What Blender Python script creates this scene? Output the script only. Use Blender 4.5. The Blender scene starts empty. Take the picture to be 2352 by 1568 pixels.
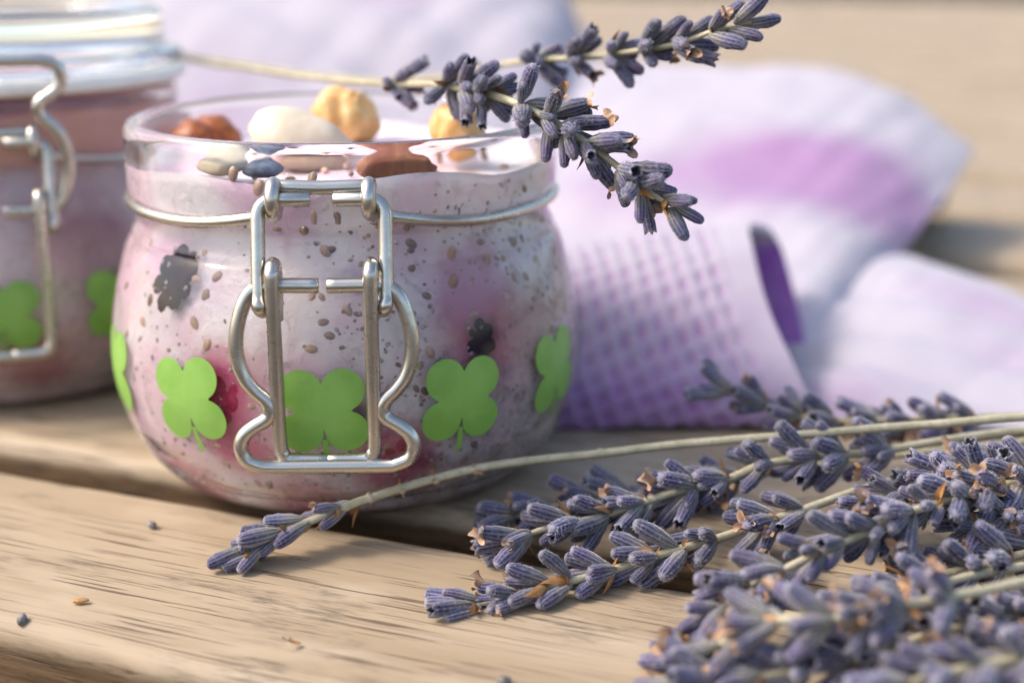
import bpy, bmesh, math, random
from mathutils import Vector, Matrix, noise
R = math.radians
U = 0.01                     # everything below is written in centimetres
SC = bpy.context.scene
COL = SC.collection
random.seed(7)

# ------------------------------------------------------------------ camera, world, sun, exposure
CAM = Vector((3.0, -25.3, 9.53)); PITCH = R(16.24); FPX = 3267.0
cd = bpy.data.cameras.new("camera"); cam = bpy.data.objects.new("camera", cd); COL.objects.link(cam)
cam.location = CAM * U; cam.rotation_euler = (R(90) - PITCH, 0, 0)
cd.lens = 50; cd.sensor_width = 36; cd.clip_start = 0.005; cd.clip_end = 60
cd.dof.use_dof = True; cd.dof.focus_distance = 0.213; cd.dof.aperture_fstop = 9.0
SC.camera = cam
SUN_DIR = Vector((-0.67, -0.04, 0.74)).normalized()
sd = bpy.data.lights.new("sun", 'SUN'); so = bpy.data.objects.new("sun", sd); COL.objects.link(so)
sd.energy = 1.15; sd.angle = R(14); sd.color = (1.0, 0.94, 0.85)
so.rotation_euler = SUN_DIR.to_track_quat('Z', 'Y').to_euler(); so.location = SUN_DIR * 3
w = bpy.data.worlds.new("World"); SC.world = w; w.use_nodes = True
nt = w.node_tree; nt.nodes.clear()
sky = nt.nodes.new('ShaderNodeTexSky'); sky.sky_type = 'NISHITA'; sky.sun_disc = False
sky.sun_elevation = math.asin(SUN_DIR.z); sky.sun_rotation = math.atan2(SUN_DIR.x, SUN_DIR.y)
sky.air_density = 1.0; sky.dust_density = 3.2; sky.ozone_density = 0.1
bg = nt.nodes.new('ShaderNodeBackground'); bg.inputs[1].default_value = 0.12
wo = nt.nodes.new('ShaderNodeOutputWorld')
nt.links.new(sky.outputs[0], bg.inputs[0]); nt.links.new(bg.outputs[0], wo.inputs[0])
vs = SC.view_settings; vs.view_transform = 'Standard'; vs.look = 'None'; vs.gamma = 1; vs.exposure = 1.28
SC.cycles.max_bounces = 14; SC.cycles.transmission_bounces = 12; SC.cycles.glossy_bounces = 6
SC.cycles.diffuse_bounces = 4; SC.cycles.transparent_max_bounces = 12
SC.cycles.caustics_refractive = True; SC.cycles.caustics_reflective = True
SC.cycles.blur_glossy = 0.5; SC.cycles.sample_clamp_indirect = 8
SC.cycles.use_denoising = True

def ray(px, py):             # photograph pixel (2352 wide) -> direction
    a = (px - 1176) / FPX; b = -(py - 784) / FPX
    return Vector((a, math.cos(PITCH) + b * math.sin(PITCH), -math.sin(PITCH) + b * math.cos(PITCH)))
def at(px, py, d):           # point at horizontal distance d (cm) in front of the camera
    r = ray(px, py); return CAM + r * (d / r.y)
def atz(px, py, z):
    r = ray(px, py); return CAM + r * ((z - CAM.z) / r.z)

# ------------------------------------------------------------------ object helpers
def tag(o, label=None, cat=None, group=None, kind=None):
    if label: o['label'] = label
    if cat: o['category'] = cat
    if group: o['group'] = group
    if kind: o['kind'] = kind
    return o
def empty(name, loc, rz=0):
    o = bpy.data.objects.new(name, None); COL.objects.link(o)
    o.location = Vector(loc) * U; o.rotation_euler = (0, 0, rz); o.empty_display_size = 0.01
    return o
def mesh(name, V, F, mat, smooth=True, cols=None, uvs=None):
    me = bpy.data.meshes.new(name)
    me.from_pydata([(v[0] * U, v[1] * U, v[2] * U) for v in V], [], F)
    me.materials.append(mat)
    if smooth: me.polygons.foreach_set('use_smooth', [True] * len(me.polygons))
    if cols:
        at_ = me.color_attributes.new('Col', 'FLOAT_COLOR', 'POINT')
        for i, c in enumerate(cols): at_.data[i].color = (c[0], c[1], c[2], 1)
    if uvs:
        ul = me.uv_layers.new(name='UVMap')
        for lp in me.loops: ul.data[lp.index].uv = uvs[lp.vertex_index]
    me.update()
    return me
def link(name, me, parent=None, mtx=None):
    o = bpy.data.objects.new(name, me); COL.objects.link(o)
    if parent: o.parent = parent
    if mtx is not None: o.matrix_basis = mtx
    return o
def place(pos, rot=None, s=1.0):
    m = Matrix.Translation(Vector(pos) * U)
    if rot is not None: m = m @ rot.to_4x4()
    return m @ Matrix.Scale(s, 4)

class MB:
    def __init__(s): s.V = []; s.F = []; s.C = []; s.T = []
    def add(s, V, F, C=None, T=None):
        n = len(s.V); s.V += [tuple(v) for v in V]; s.F += [tuple(i + n for i in f) for f in F]
        s.C += list(C) if C else [(1, 1, 1)] * len(V); s.T += list(T) if T else [(0, 0)] * len(V)
    def mesh(s, name, mat, smooth=True, col=False, uv=False):
        return mesh(name, s.V, s.F, mat, smooth, s.C if col else None, s.T if uv else None)

def cr(p0, p1, p2, p3, t):
    return 0.5 * ((2 * p1) + (p2 - p0) * t + (2 * p0 - 5 * p1 + 4 * p2 - p3) * t * t + (3 * p1 - p0 - 3 * p2 + p3) * t ** 3)
def crv(P, t, closed=False):
    n = len(P)
    if closed:
        i = int(math.floor(t)); f = t - i
        return cr(P[(i - 1) % n], P[i % n], P[(i + 1) % n], P[(i + 2) % n], f)
    t = max(0, min(n - 1, t)); i = min(int(t), n - 2); f = t - i
    a = P[i - 1] if i > 0 else P[0] * 2 - P[1]
    b = P[i + 2] if i + 2 < n else P[n - 1] * 2 - P[n - 2]
    return cr(a, P[i], P[i + 1], b, f)
def spline(P, k=6, closed=False):
    P = [Vector(p) for p in P]
    n = len(P) if closed else len(P) - 1
    out = [crv(P, i / k, closed) for i in range(n * k)]
    if not closed: out.append(P[-1].copy())
    return out
def fillet(P, r, k=6, closed=False):
    """polyline with rounded corners (r: one radius or a list)"""
    P = [Vector(p) for p in P]; n = len(P); out = []
    for i in range(n):
        ri = r[i] if isinstance(r, (list, tuple)) else r
        if (not closed and i in (0, n - 1)) or ri <= 0: out.append(P[i]); continue
        a, b, c = P[i - 1], P[i], P[(i + 1) % n]
        u = (a - b); v = (c - b); lu, lv = u.length, v.length; u /= lu; v /= lv
        ang = u.angle(v); d = min(ri / max(math.tan(ang / 2), 1e-3), lu * .49, lv * .49)
        s, e = b + u * d, b + v * d
        for j in range(k + 1):
            t = j / k; out.append(s * (1 - t) ** 2 + b * 2 * t * (1 - t) + e * t * t)
    return out
def frames(P, closed=False):
    n = len(P); T = []
    for i in range(n):
        a = P[(i - 1) % n] if closed else P[max(i - 1, 0)]; b = P[(i + 1) % n] if closed else P[min(i + 1, n - 1)]
        t = (b - a)
        T.append(t.normalized() if t.length > 1e-9 else (T[-1] if T else Vector((0, 0, 1))))
    x = T[0].orthogonal().normalized(); X = []
    for t in T:
        x = (x - t * x.dot(t)); x = x.normalized() if x.length > 1e-6 else t.orthogonal().normalized(); X.append(x)
    return T, X
def tube(mb, P, r, n=12, closed=False, cap=True, ridge=0, C=None, bev=0.25):
    P = [Vector(p) for p in P]
    rad = [r(i / (len(P) - 1)) if callable(r) else r for i in range(len(P))]
    if cap and not closed:   # softly bevelled cut ends
        T, _ = frames(P); a, b = P[0], P[-1]
        P = [a - T[0] * rad[0] * bev, a] + P[1:-1] + [b, b + T[-1] * rad[-1] * bev]
        rad = [rad[0] * (1 - bev)] + rad + [rad[-1] * (1 - bev)]
    T, X = frames(P, closed); V = []; F = []; CC = []
    for i, p in enumerate(P):
        y = T[i].cross(X[i])
        for j in range(n):
            a = 2 * math.pi * j / n; q = rad[i] * (1 + ridge * (1 if j % 2 else -1))
            V.append(p + X[i] * math.cos(a) * q + y * math.sin(a) * q); CC.append(C(i / (len(P) - 1)) if C else (1, 1, 1))
    m = len(P)
    for i in range(m if closed else m - 1):
        for j in range(n):
            k = (j + 1) % n; i2 = (i + 1) % m
            F.append((i * n + j, i * n + k, i2 * n + k, i2 * n + j))
    if cap and not closed:
        F.append(tuple(range(n))[::-1]); F.append(tuple((m - 1) * n + j for j in range(n)))
    mb.add(V, F, CC)
def lathe(mb, prof, n=96, z0=0):
    V = []; F = []
    m = len(prof)
    for r, z in prof:
        for j in range(n):
            a = 2 * math.pi * j / n; V.append((r * math.cos(a), r * math.sin(a), z + z0))
    for i in range(m - 1):
        for j in range(n):
            k = (j + 1) % n; F.append((i * n + j, i * n + k, (i + 1) * n + k, (i + 1) * n + j))
    F.append(tuple(range(n))[::-1]); F.append(tuple((m - 1) * n + j for j in range(n)))
    mb.add(V, F)
def blob(mb, rx, ry, rz, nu=24, nv=16, fn=None, C=None):
    V = []; F = []; CC = []
    for i in range(nv + 1):
        ph = math.pi * i / nv
        for j in range(nu):
            a = 2 * math.pi * j / nu
            d = Vector((math.sin(ph) * math.cos(a), math.sin(ph) * math.sin(a), math.cos(ph)))
            s = fn(d) if fn else 1
            V.append((d.x * rx * s, d.y * ry * s, d.z * rz * s)); CC.append(C(d) if C else (1, 1, 1))
    for i in range(nv):
        for j in range(nu):
            k = (j + 1) % nu; F.append((i * nu + j, (i + 1) * nu + j, (i + 1) * nu + k, i * nu + k))
    mb.add(V, F, CC)

def bumpy(amp, f, seed=0): return lambda d: 1 + amp * noise.noise(d * f + Vector((seed, 0, 0)))

# ------------------------------------------------------------------ material helpers
class NT:
    def __init__(s, name):
        s.m = bpy.data.materials.new(name); s.m.use_nodes = True; s.t = s.m.node_tree; s.t.nodes.clear()
        s.out = s.n('ShaderNodeOutputMaterial')
        s.tc = None
    def n(s, t, **k):
        x = s.t.nodes.new(t)
        for a, b in k.items(): setattr(x, a, b)
        return x
    def set(s, inp, v):
        if isinstance(v, bpy.types.NodeSocket): s.t.links.new(v, inp)
        elif v is not None:
            if isinstance(v, (tuple, list)) and len(v) == 3 and inp.type == 'RGBA': v = (*v, 1)
            inp.default_value = v
    def co(s, which='Object', scale=(1, 1, 1), loc=(0, 0, 0), rot=(0, 0, 0), src=None):
        if src is None:
            if s.tc is None: s.tc = s.n('ShaderNodeTexCoord')
            src = s.tc.outputs[which]
            if which == 'Object': scale = tuple(100 * q for q in scale)
        mp = s.n('ShaderNodeMapping'); s.set(mp.inputs[0], src)
        mp.inputs[1].default_value = loc; mp.inputs[2].default_value = rot; mp.inputs[3].default_value = scale
        return mp.outputs[0]
    def noise(s, v, scale=1, detail=3, rough=.55, dist=0, col=False):
        x = s.n('ShaderNodeTexNoise'); s.set(x.inputs['Vector'], v); x.inputs['Scale'].default_value = scale
        x.inputs['Detail'].default_value = detail; x.inputs['Roughness'].default_value = rough; x.inputs['Distortion'].default_value = dist
        return x.outputs['Color' if col else 'Fac']
    def vor(s, v, scale=1, feat='F1', out='Distance'):
        x = s.n('ShaderNodeTexVoronoi', feature=feat); s.set(x.inputs['Vector'], v); x.inputs['Scale'].default_value = scale
        return x.outputs[out]
    def wave(s, v, scale, dist=0, dsc=1):
        x = s.n('ShaderNodeTexWave'); s.set(x.inputs['Vector'], v); x.inputs['Scale'].default_value = scale
        x.inputs['Distortion'].default_value = dist; x.inputs['Detail Scale'].default_value = dsc
        return x.outputs['Fac']
    def rng(s, v, a, b, c=0, d=1, smooth=True):
        x = s.n('ShaderNodeMapRange', interpolation_type='SMOOTHSTEP' if smooth else 'LINEAR')
        for i, q in enumerate((v, a, b, c, d)): s.set(x.inputs[i], q)
        return x.outputs[0]
    def math(s, op, a, b=None):
        x = s.n('ShaderNodeMath', operation=op); s.set(x.inputs[0], a)
        if b is not None: s.set(x.inputs[1], b)
        return x.outputs[0]
    def mix(s, f, a, b, mode='MIX'):
        x = s.n('ShaderNodeMix', data_type='RGBA', blend_type=mode); s.set(x.inputs[0], f); s.set(x.inputs[6], a); s.set(x.inputs[7], b)
        return x.outputs[2]
    def dist(s, v, p):
        x = s.n('ShaderNodeVectorMath', operation='DISTANCE'); s.set(x.inputs[0], v); x.inputs[1].default_value = p
        return x.outputs['Value']
    def addv(s, a, b, k):
        x = s.n('ShaderNodeVectorMath', operation='MULTIPLY_ADD'); s.set(x.inputs[0], b); x.inputs[1].default_value = (k, k, k); s.set(x.inputs[2], a)
        return x.outputs[0]
    def rand(s): return s.n('ShaderNodeObjectInfo').outputs['Random']
    def attr(s, name='Col'): return s.n('ShaderNodeAttribute', attribute_name=name).outputs['Color']
    def bump(s, h, dist, strength=1, nrm=None):
        x = s.n('ShaderNodeBump'); s.set(x.inputs['Height'], h); x.inputs['Distance'].default_value = dist * U; x.inputs['Strength'].default_value = strength
        if nrm is not None: s.set(x.inputs['Normal'], nrm)
        return x.outputs[0]
    def bsdf(s, **k):
        x = s.n('ShaderNodeBsdfPrincipled')
        for a, b in k.items(): s.set(x.inputs[a.replace('_', ' ')], b)
        s.t.links.new(x.outputs[0], s.out.inputs[0]); return s.m

def m_wood(name, edged):
    t = NT(name)
    rnd = t.rand(); off = t.n('ShaderNodeCombineXYZ'); t.set(off.inputs[0], t.math('MULTIPLY', rnd, 91)); t.set(off.inputs[1], t.math('MULTIPLY', rnd, 37))
    c0 = t.co(); c = t.addv(c0, off.outputs[0], 1)
    warp = t.noise(t.co(src=c, scale=(.13, .4, .4)), 1, 2, .5, col=True)
    cw = t.addv(c, warp, .3)
    broad = t.noise(t.co(src=cw, scale=(.10, .9, .9)), 1, 4, .6)
    fine = t.noise(t.co(src=cw, scale=(.35, 9, 9)), 1, 5, .65)
    col = t.mix(t.rng(broad, .3, .72), (.44, .34, .23), (.35, .26, .165))
    col = t.mix(t.rng(fine, .42, .75, 0, .28), col, (.27, .19, .115))
    pale = t.noise(t.co(src=cw, scale=(.3, .7, .7), loc=(5, 9, 2)), 1, 3, .55)
    col = t.mix(t.rng(pale, .5, .75, 0, .6), col, (.52, .42, .305))
    # open pores: short dark dashes along the grain
    pn = t.noise(t.co(src=t.addv(c, warp, .12), scale=(.42, 20, 20)), 1, 1.5, .5)
    pm = t.noise(t.co(src=c, scale=(.22, .55, .55), loc=(3, 1, 8)), 1, 3, .6)
    pore = t.math('MULTIPLY', t.rng(pn, .60, .655), t.rng(pm, .36, .56))
    # grey weather stains
    st = t.noise(t.co(src=c, scale=(.22, .6, .6), loc=(11, 4, 0)), 1, 5, .7)
    sf = t.noise(t.co(src=cw, scale=(1.2, 12, 12), loc=(1, 7, 0)), 1, 5, .75)
    stain = t.math('MULTIPLY', t.rng(st, .50, .66), t.rng(sf, .40, .62))
    col = t.mix(t.math('MULTIPLY', stain, .75), col, (.085, .07, .055))
    col = t.mix(t.math('MULTIPLY', pore, .8), col, (.10, .06, .035))
    # long edges: browner wood, darkened further to paint in the gaps' shade
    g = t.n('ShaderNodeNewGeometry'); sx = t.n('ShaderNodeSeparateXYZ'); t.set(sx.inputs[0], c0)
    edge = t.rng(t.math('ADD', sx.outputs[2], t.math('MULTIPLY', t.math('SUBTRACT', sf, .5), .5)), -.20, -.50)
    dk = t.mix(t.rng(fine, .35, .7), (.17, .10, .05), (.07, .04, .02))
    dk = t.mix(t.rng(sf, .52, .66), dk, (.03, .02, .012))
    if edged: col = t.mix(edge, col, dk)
    h = t.math('SUBTRACT', t.math('MULTIPLY', fine, .25), t.math('MULTIPLY', pore, .6))
    return t.bsdf(Base_Color=col, Roughness=t.rng(fine, .3, .7, .62, .48), Specular_IOR_Level=.35, Normal=t.bump(h, .05, .7))

def m_glass(tint=(.985, .995, .99)):
    t = NT('clear_glass')
    b = t.noise(t.co(scale=(.5, .5, .9)), 1, 2, .5)
    return t.bsdf(Base_Color=tint, Roughness=.012, IOR=1.45, Transmission_Weight=1.0, Normal=t.bump(b, .05, .12))

def m_steel():
    t = NT('brushed_steel')
    c = t.co(); n = t.noise(t.co(src=c, scale=(6, 6, 6)), 1, 4, .6); n2 = t.noise(t.co(src=c, scale=(28, 28, 28)), 1, 3, .6)
    col = t.mix(t.rng(n, .35, .7), (.60, .57, .51), (.54, .50, .44))
    return t.bsdf(Base_Color=col, Metallic=1.0, Roughness=t.rng(n, .3, .7, .25, .36))

def m_clover():
    t = NT('clover_green')
    n = t.noise(t.co(scale=(1.3, 1.3, 1.3)), 1, 4, .6)
    col = t.mix(t.rng(n, .35, .65), (.20, .395, .066), (.26, .47, .098))
    return t.bsdf(Base_Color=col, Roughness=.42, Specular_IOR_Level=.4, Subsurface_Weight=.15, Subsurface_Radius=(.2 * U, .3 * U, .1 * U))

def m_pudding(name, spots, cA, cB, cC, grey, layer=None):
    t = NT(name)
    c = t.co(); wob = t.noise(t.co(src=c, scale=(1.3, 1.3, 1.3)), 1, 4, .6, col=True); cw = t.addv(c, wob, .8); cwb = t.co(src=cw, loc=(-.4, -.4, -.4))
    a = t.noise(t.co(src=cw, scale=(.55, .55, .55)), 1, 3, .55)
    b = t.noise(t.co(src=cw, scale=(.8, .8, .8), loc=(7, 3, 1)), 1, 3, .6)
    d = t.noise(t.co(src=cw, scale=(2.6, 2.6, 2.6), loc=(2, 9, 4)), 1, 5, .68)
    col = t.mix(t.rng(a, .40, .62), cA, cB)
    col = t.mix(t.rng(b, .52, .72, 0, .75), col, cC)
    sx = t.n('ShaderNodeSeparateXYZ'); t.set(sx.inputs[0], c)
    low = t.math('ADD', t.math('MULTIPLY', sx.outputs[0], .16), t.math('MULTIPLY', sx.outputs[2], -.20))   # greyer chia gel towards the right and bottom
    low = t.rng(t.math('ADD', low, t.math('MULTIPLY', t.math('SUBTRACT', d, .5), 3.0)), -.55, .55)
    v = t.vor(t.co(src=cw, scale=(1, 1, 1)), 5.5)
    gel = t.mix(t.rng(v, .12, .55), (grey[0] * .45, grey[1] * .42, grey[2] * .42), (grey[0] * 1.35, grey[1] * 1.3, grey[2] * 1.3))
    col = t.mix(t.math('MULTIPLY', low, .8), col, gel)
    col = t.mix(t.rng(d, .55, .75, 0, .45), col, (.33, .25, .25))
    for p, r, k, s in spots:
        f = t.rng(t.dist(cwb, p), r, r * .25, 0, s)
        col = t.mix(f, col, k)
    if layer:
        f = t.rng(t.math('ADD', sx.outputs[2], t.math('MULTIPLY', t.math('SUBTRACT', d, .5), .5)), layer[0] - .12, layer[0] + .12)
        col = t.mix(f, col, t.mix(t.rng(a, .35, .65), layer[1], layer[2]))
    return t.bsdf(Base_Color=col, Roughness=.35, Specular_IOR_Level=.4, Subsurface_Weight=.12, Subsurface_Radius=(.12 * U, .08 * U, .07 * U), Normal=t.bump(t.math('ADD', t.math('MULTIPLY', v, -.5), d), .05, .5))

def m_simple(name, c1, c2, rough=.5, scale=3, bump=.02, rnd=0, **k):
    t = NT(name); c = t.co()
    n = t.noise(t.co(src=c, scale=(scale,) * 3), 1, 4, .62)
    col = t.mix(t.rng(n, .32, .68), c1, c2)
    if rnd:
        x = t.n('ShaderNodeHueSaturation'); t.set(x.inputs['Value'], t.rng(t.rand(), 0, 1, 1 - rnd, 1 + rnd, False)); t.set(x.inputs['Color'], col); col = x.outputs[0]
    return t.bsdf(Base_Color=col, Roughness=rough, Normal=t.bump(n, bump, .6), **k)

def m_nut(name, c1, c2, streak=6, rough=.4):
    t = NT(name); c = t.co()
    n = t.noise(t.co(src=c, scale=(streak, streak, .8)), 1, 4, .6); n2 = t.noise(t.co(src=c, scale=(2, 2, 2)), 1, 4, .6)
    col = t.mix(t.rng(n, .35, .68), c1, c2); col = t.mix(t.rng(n2, .5, .75, 0, .5), col, c1)
    return t.bsdf(Base_Color=col, Roughness=rough, Specular_IOR_Level=.4, Subsurface_Weight=.2, Subsurface_Radius=(.2 * U, .1 * U, .05 * U), Normal=t.bump(n, .02, .5))

def m_bud():
    t = NT('lavender_calyx'); a = t.attr(); r = t.rand()
    n = t.noise(t.co(scale=(14, 14, 14)), 1, 4, .7)
    x = t.n('ShaderNodeHueSaturation'); t.set(x.inputs['Color'], a)
    t.set(x.inputs['Value'], t.rng(r, 0, 1, .72, 1.22, False)); t.set(x.inputs['Hue'], t.rng(t.math('FRACT', t.math('MULTIPLY', r, 7.3)), 0, 1, .475, .525, False))
    t.set(x.inputs['Saturation'], t.rng(t.math('FRACT', t.math('MULTIPLY', r, 13.7)), 0, 1, .7, 1.1, False))
    col = t.mix(t.rng(n, .45, .72, 0, .36), x.outputs[0], (.36, .33, .42))
    return t.bsdf(Base_Color=col, Roughness=.75, Specular_IOR_Level=.2, Sheen_Weight=.35, Sheen_Roughness=.4, Normal=t.bump(n, .02, .8))

def m_stem():
    t = NT('lavender_stem'); c = t.co()
    n = t.noise(t.co(src=c, scale=(2, 2, 2)), 1, 3, .6); n2 = t.noise(t.co(src=c, scale=(12, 12, 12)), 1, 3, .6)
    col = t.mix(t.rng(n, .35, .65), (.40, .36, .235), (.52, .46, .32)); col = t.mix(t.rng(n2, .45, .7, 0, .5), col, (.25, .235, .15))
    return t.bsdf(Base_Color=col, Roughness=.65, Normal=t.bump(n2, .015, .6))

def m_towel():
    t = NT('tie_dyed_cotton'); uv = t.co('UV'); c = t.co()
    a = t.attr('Col'); s = t.n('ShaderNodeSeparateColor'); t.set(s.inputs[0], a)   # r: dye amount, g: waffle weave, b: deep violet
    n = t.noise(t.co(src=c, scale=(.28, .28, .28)), 1, 4, .6); n2 = t.noise(t.co(src=c, scale=(1.3, 1.3, 1.3)), 1, 3, .6)
    thr = t.noise(t.co(src=c, scale=(11, 11, 11)), 1, 3, .7)
    dye = t.rng(t.math('ADD', s.outputs[0], t.math('MULTIPLY', t.math('SUBTRACT', n, .5), .7)), .18, .95)
    col = t.mix(dye, (.45, .415, .465), (.33, .20, .345))
    col = t.mix(t.rng(t.math('MULTIPLY', dye, n2), .30, .62, 0, .5), col, (.32, .16, .34))
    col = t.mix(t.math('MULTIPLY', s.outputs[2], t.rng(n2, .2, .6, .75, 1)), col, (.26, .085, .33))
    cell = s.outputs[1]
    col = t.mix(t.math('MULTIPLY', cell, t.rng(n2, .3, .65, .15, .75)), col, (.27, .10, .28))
    h = t.math('MULTIPLY', thr, .14)
    return t.bsdf(Base_Color=col, Roughness=.9, Specular_IOR_Level=.1, Sheen_Weight=.2, Normal=t.bump(h, .12, .9))

WOOD = m_wood('weathered_wood', True); WOOD2 = m_wood('wood_plain_edges', False); GLASS = m_glass(); STEEL = m_steel(); CLOVER = m_clover(); BUD = m_bud(); STEM = m_stem(); TOWEL = m_towel()  # second wood: the same planks without the painted edge shade
BRACT = m_simple('dry_bract', (.36, .16, .045), (.50, .29, .12), .6, 5, .02, .3)
PETAL = m_simple('dried_petal', (.50, .34, .24), (.36, .20, .10), .7, 6, .02, .25)
SEED = m_simple('chia_seed_coat', (.36, .22, .15), (.45, .33, .27), .4, 9, .01, .5)
GREYSEED = m_simple('grey_seed_coat', (.10, .09, .085), (.24, .22, .20), .4, 12, .01, .2)
FLAKE = m_simple('brown_flake', (.38, .17, .05), (.55, .30, .12), .6, 9, .02)
HAZEL = m_nut('hazelnut_skin', (.24, .055, .016), (.42, .14, .04), 7)
CREAM = m_nut('blanched_almond', (.66, .55, .40), (.72, .62, .48), 5, .5)
PEELED = m_nut('peeled_hazelnut', (.66, .36, .12), (.74, .52, .24), 4)
ALMOND = m_nut('almond_skin', (.24, .075, .04), (.40, .17, .09), 3, .6)
BLACKB = m_simple('blackberry_skin', (.010, .009, .022), (.035, .018, .04), .6, 2.2, .02, 0, Specular_IOR_Level=0.0)
REDB = m_simple('raspberry_skin', (.26, .012, .04), (.48, .06, .13), .5, 2.5, .02, 0, Specular_IOR_Level=0.0)
BLUEB = m_simple('blueberry_skin', (.025, .035, .07), (.17, .20, .27), .5, 3, .02)
RUBBER = m_simple('white_rubber', (.90, .88, .82), (.85, .82, .74), .5, 1.5, .01)
SOIL = m_simple('dark_ground', (.045, .035, .025), (.08, .062, .045), .9, .2, .5)

# ------------------------------------------------------------------ ground and table
gm = MB(); N = 12; S = 900
for i in range(N + 1):
    for j in range(N + 1): gm.V.append(((i / N - .5) * 2 * S, (j / N - .5) * 2 * S, -72 + 1.2 * noise.noise(Vector((i * .9, j * .9, 0)))))
gm.F = [(i * (N + 1) + j, (i + 1) * (N + 1) + j, (i + 1) * (N + 1) + j + 1, i * (N + 1) + j + 1) for i in range(N) for j in range(N)]
tag(link('ground', gm.mesh('ground', SOIL)), kind='structure')

PA = R(-22.06); PU = Vector((math.cos(PA), math.sin(PA), 0)); PN = Vector((-PU.y, PU.x, 0))
table = tag(empty('slatted_table', (0, 0, 0), PA), 'weathered pale wooden table top of parallel planks with dark gaps, under both jars', 'table')
def plank_mesh(L0, L1, wdt, th, rad, nx, seed, mat):
    prof = []          # rounded-corner section in (y, z), top at z = 0
    def corner(cy, cz, a0, r, k=5):
        for i in range(k + 1):
            a = R(a0 + 90 * i / k); prof.append((cy + r * math.cos(a), cz + r * math.sin(a)))
    corner(wdt - rad, -rad, 0, rad); 
    for q in range(1, 8): prof.append((wdt - rad + (2 * rad - wdt) * q / 8, 0))
    corner(rad, -rad, 90, rad)
    corner(.1, -th + .1, 180, .1, 2); corner(wdt - .1, -th + .1, 270, .1, 2)
    n = len(prof); V = []; F = []
    for i in range(nx + 1):
        x = L0 + (L1 - L0) * i / nx
        for y, z in prof:
            q = noise.noise(Vector((x * .35, y * 1.1, z * 2 + seed * 9.1))) * .035 + noise.noise(Vector((x * 1.3, y * 4, z * 5 + seed))) * .02
            e = min(1, abs(min(y, wdt - y) - .0) / .5)
            s = (1 - e)
            V.append((x, y + (q * 2.2 * s if y < wdt / 2 else -q * 2.2 * s), z + (q * (.35 + 1.3 * s) if z > -th * .5 else 0)))
    for i in range(nx):
        for j in range(n):
            k = (j + 1) % n; F.append((i * n + j, (i + 1) * n + j, (i + 1) * n + k, i * n + k))
    F.append(tuple(range(n))); F.append(tuple(nx * n + j for j in range(n))[::-1])
    return mesh('plank', V, F, mat)
link('plank', plank_mesh(-45, 45, 4.95, 2.4, .42, 240, 1, WOOD), table, place((0, -8.05, 0)))
PITCHN = 7.75; GAP = 1.15
me2 = plank_mesh(-60, 60, PITCHN - GAP, 2.4, .40, 160, 2, WOOD)
link('plank', me2, table, place((0, -3.1 + GAP, 0)))
far = plank_mesh(-170, 170, PITCHN - GAP - .75, 2.4, .45, 60, 3, WOOD2)
for i in range(1, 24): link('plank', far, table, place((0, -3.1 + GAP + PITCHN * i, (0, .04, 0, .12, .05, .1, .0, .08)[i % 8] if i < 8 else .05 + .05 * math.sin(i * 2.1))))
for x in (-100, 0, 100):     # bearers under the planks
    b = MB(); w_ = 4
    V = [(x + a * w_, y, z) for a in (-1, 1) for y in (-7, 178) for z in (-6.5, -2.42)]
    b.add(V, [(0, 1, 3, 2), (4, 6, 7, 5), (0, 4, 5, 1), (2, 3, 7, 6), (0, 2, 6, 4), (1, 5, 7, 3)])
    link('bearer', b.mesh('bearer', WOOD, False), table)

# ------------------------------------------------------------------ jars
OUT = [(0, .14), (2.4, .12), (2.75, .05), (2.95, .006), (3.15, .03), (3.45, .22), (3.88, .75), (4.13, 1.4), (4.25, 2.1), (4.22, 2.75), (4.09, 3.5),
       (3.92, 4.1), (3.82, 4.33), (3.755, 4.42), (3.745, 4.50), (3.69, 4.60), (3.63, 4.78), (3.60, 4.95), (3.66, 5.08), (3.77, 5.18), (3.79, 5.35), (3.79, 5.75), (3.79, 6.12), (3.765, 6.26), (3.70, 6.34), (3.61, 6.36)]
INN = [(3.53, 6.33), (3.475, 6.24), (3.46, 6.0), (3.46, 5.4), (3.43, 5.05), (3.40, 4.8), (3.50, 4.5), (3.70, 4.05), (3.88, 3.5), (4.01, 2.75), (4.04, 2.1),
       (3.96, 1.4), (3.74, .85), (3.36, .42), (2.95, .26), (0, .26)]
def rin(z):
    P = INN[1:-2]
    for (r0, z0), (r1, z1) in zip(P, P[1:]):
        if z1 <= z <= z0: return r1 + (r0 - r1) * (z - z1) / (z0 - z1)
    return P[0][0] if z > P[0][1] else P[-1][0]
def rout(z):
    P = OUT[3:20]
    for (r0, z0), (r1, z1) in zip(P, P[1:]):
        if z0 <= z <= z1: return r0 + (r1 - r0) * (z - z0) / (z1 - z0)
    return P[-1][0]
pr = spline([(a, b, 0) for a, b in OUT + INN], 3)
jb = MB(); lathe(jb, [(max(p.x, .02), p.y) for p in pr], 112)
ME_BODY = jb.mesh('glass_body', GLASS)
def outr(z):                 # smooth outer radius, read off the sampled profile
    best = None
    for a, b in zip(pr, pr[1:]):
        if a.x > 2.9 and a.y <= z <= b.y and b.y > a.y:
            return a.x + (b.x - a.x) * (z - a.y) / (b.y - a.y)
    return rout(z)

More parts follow.
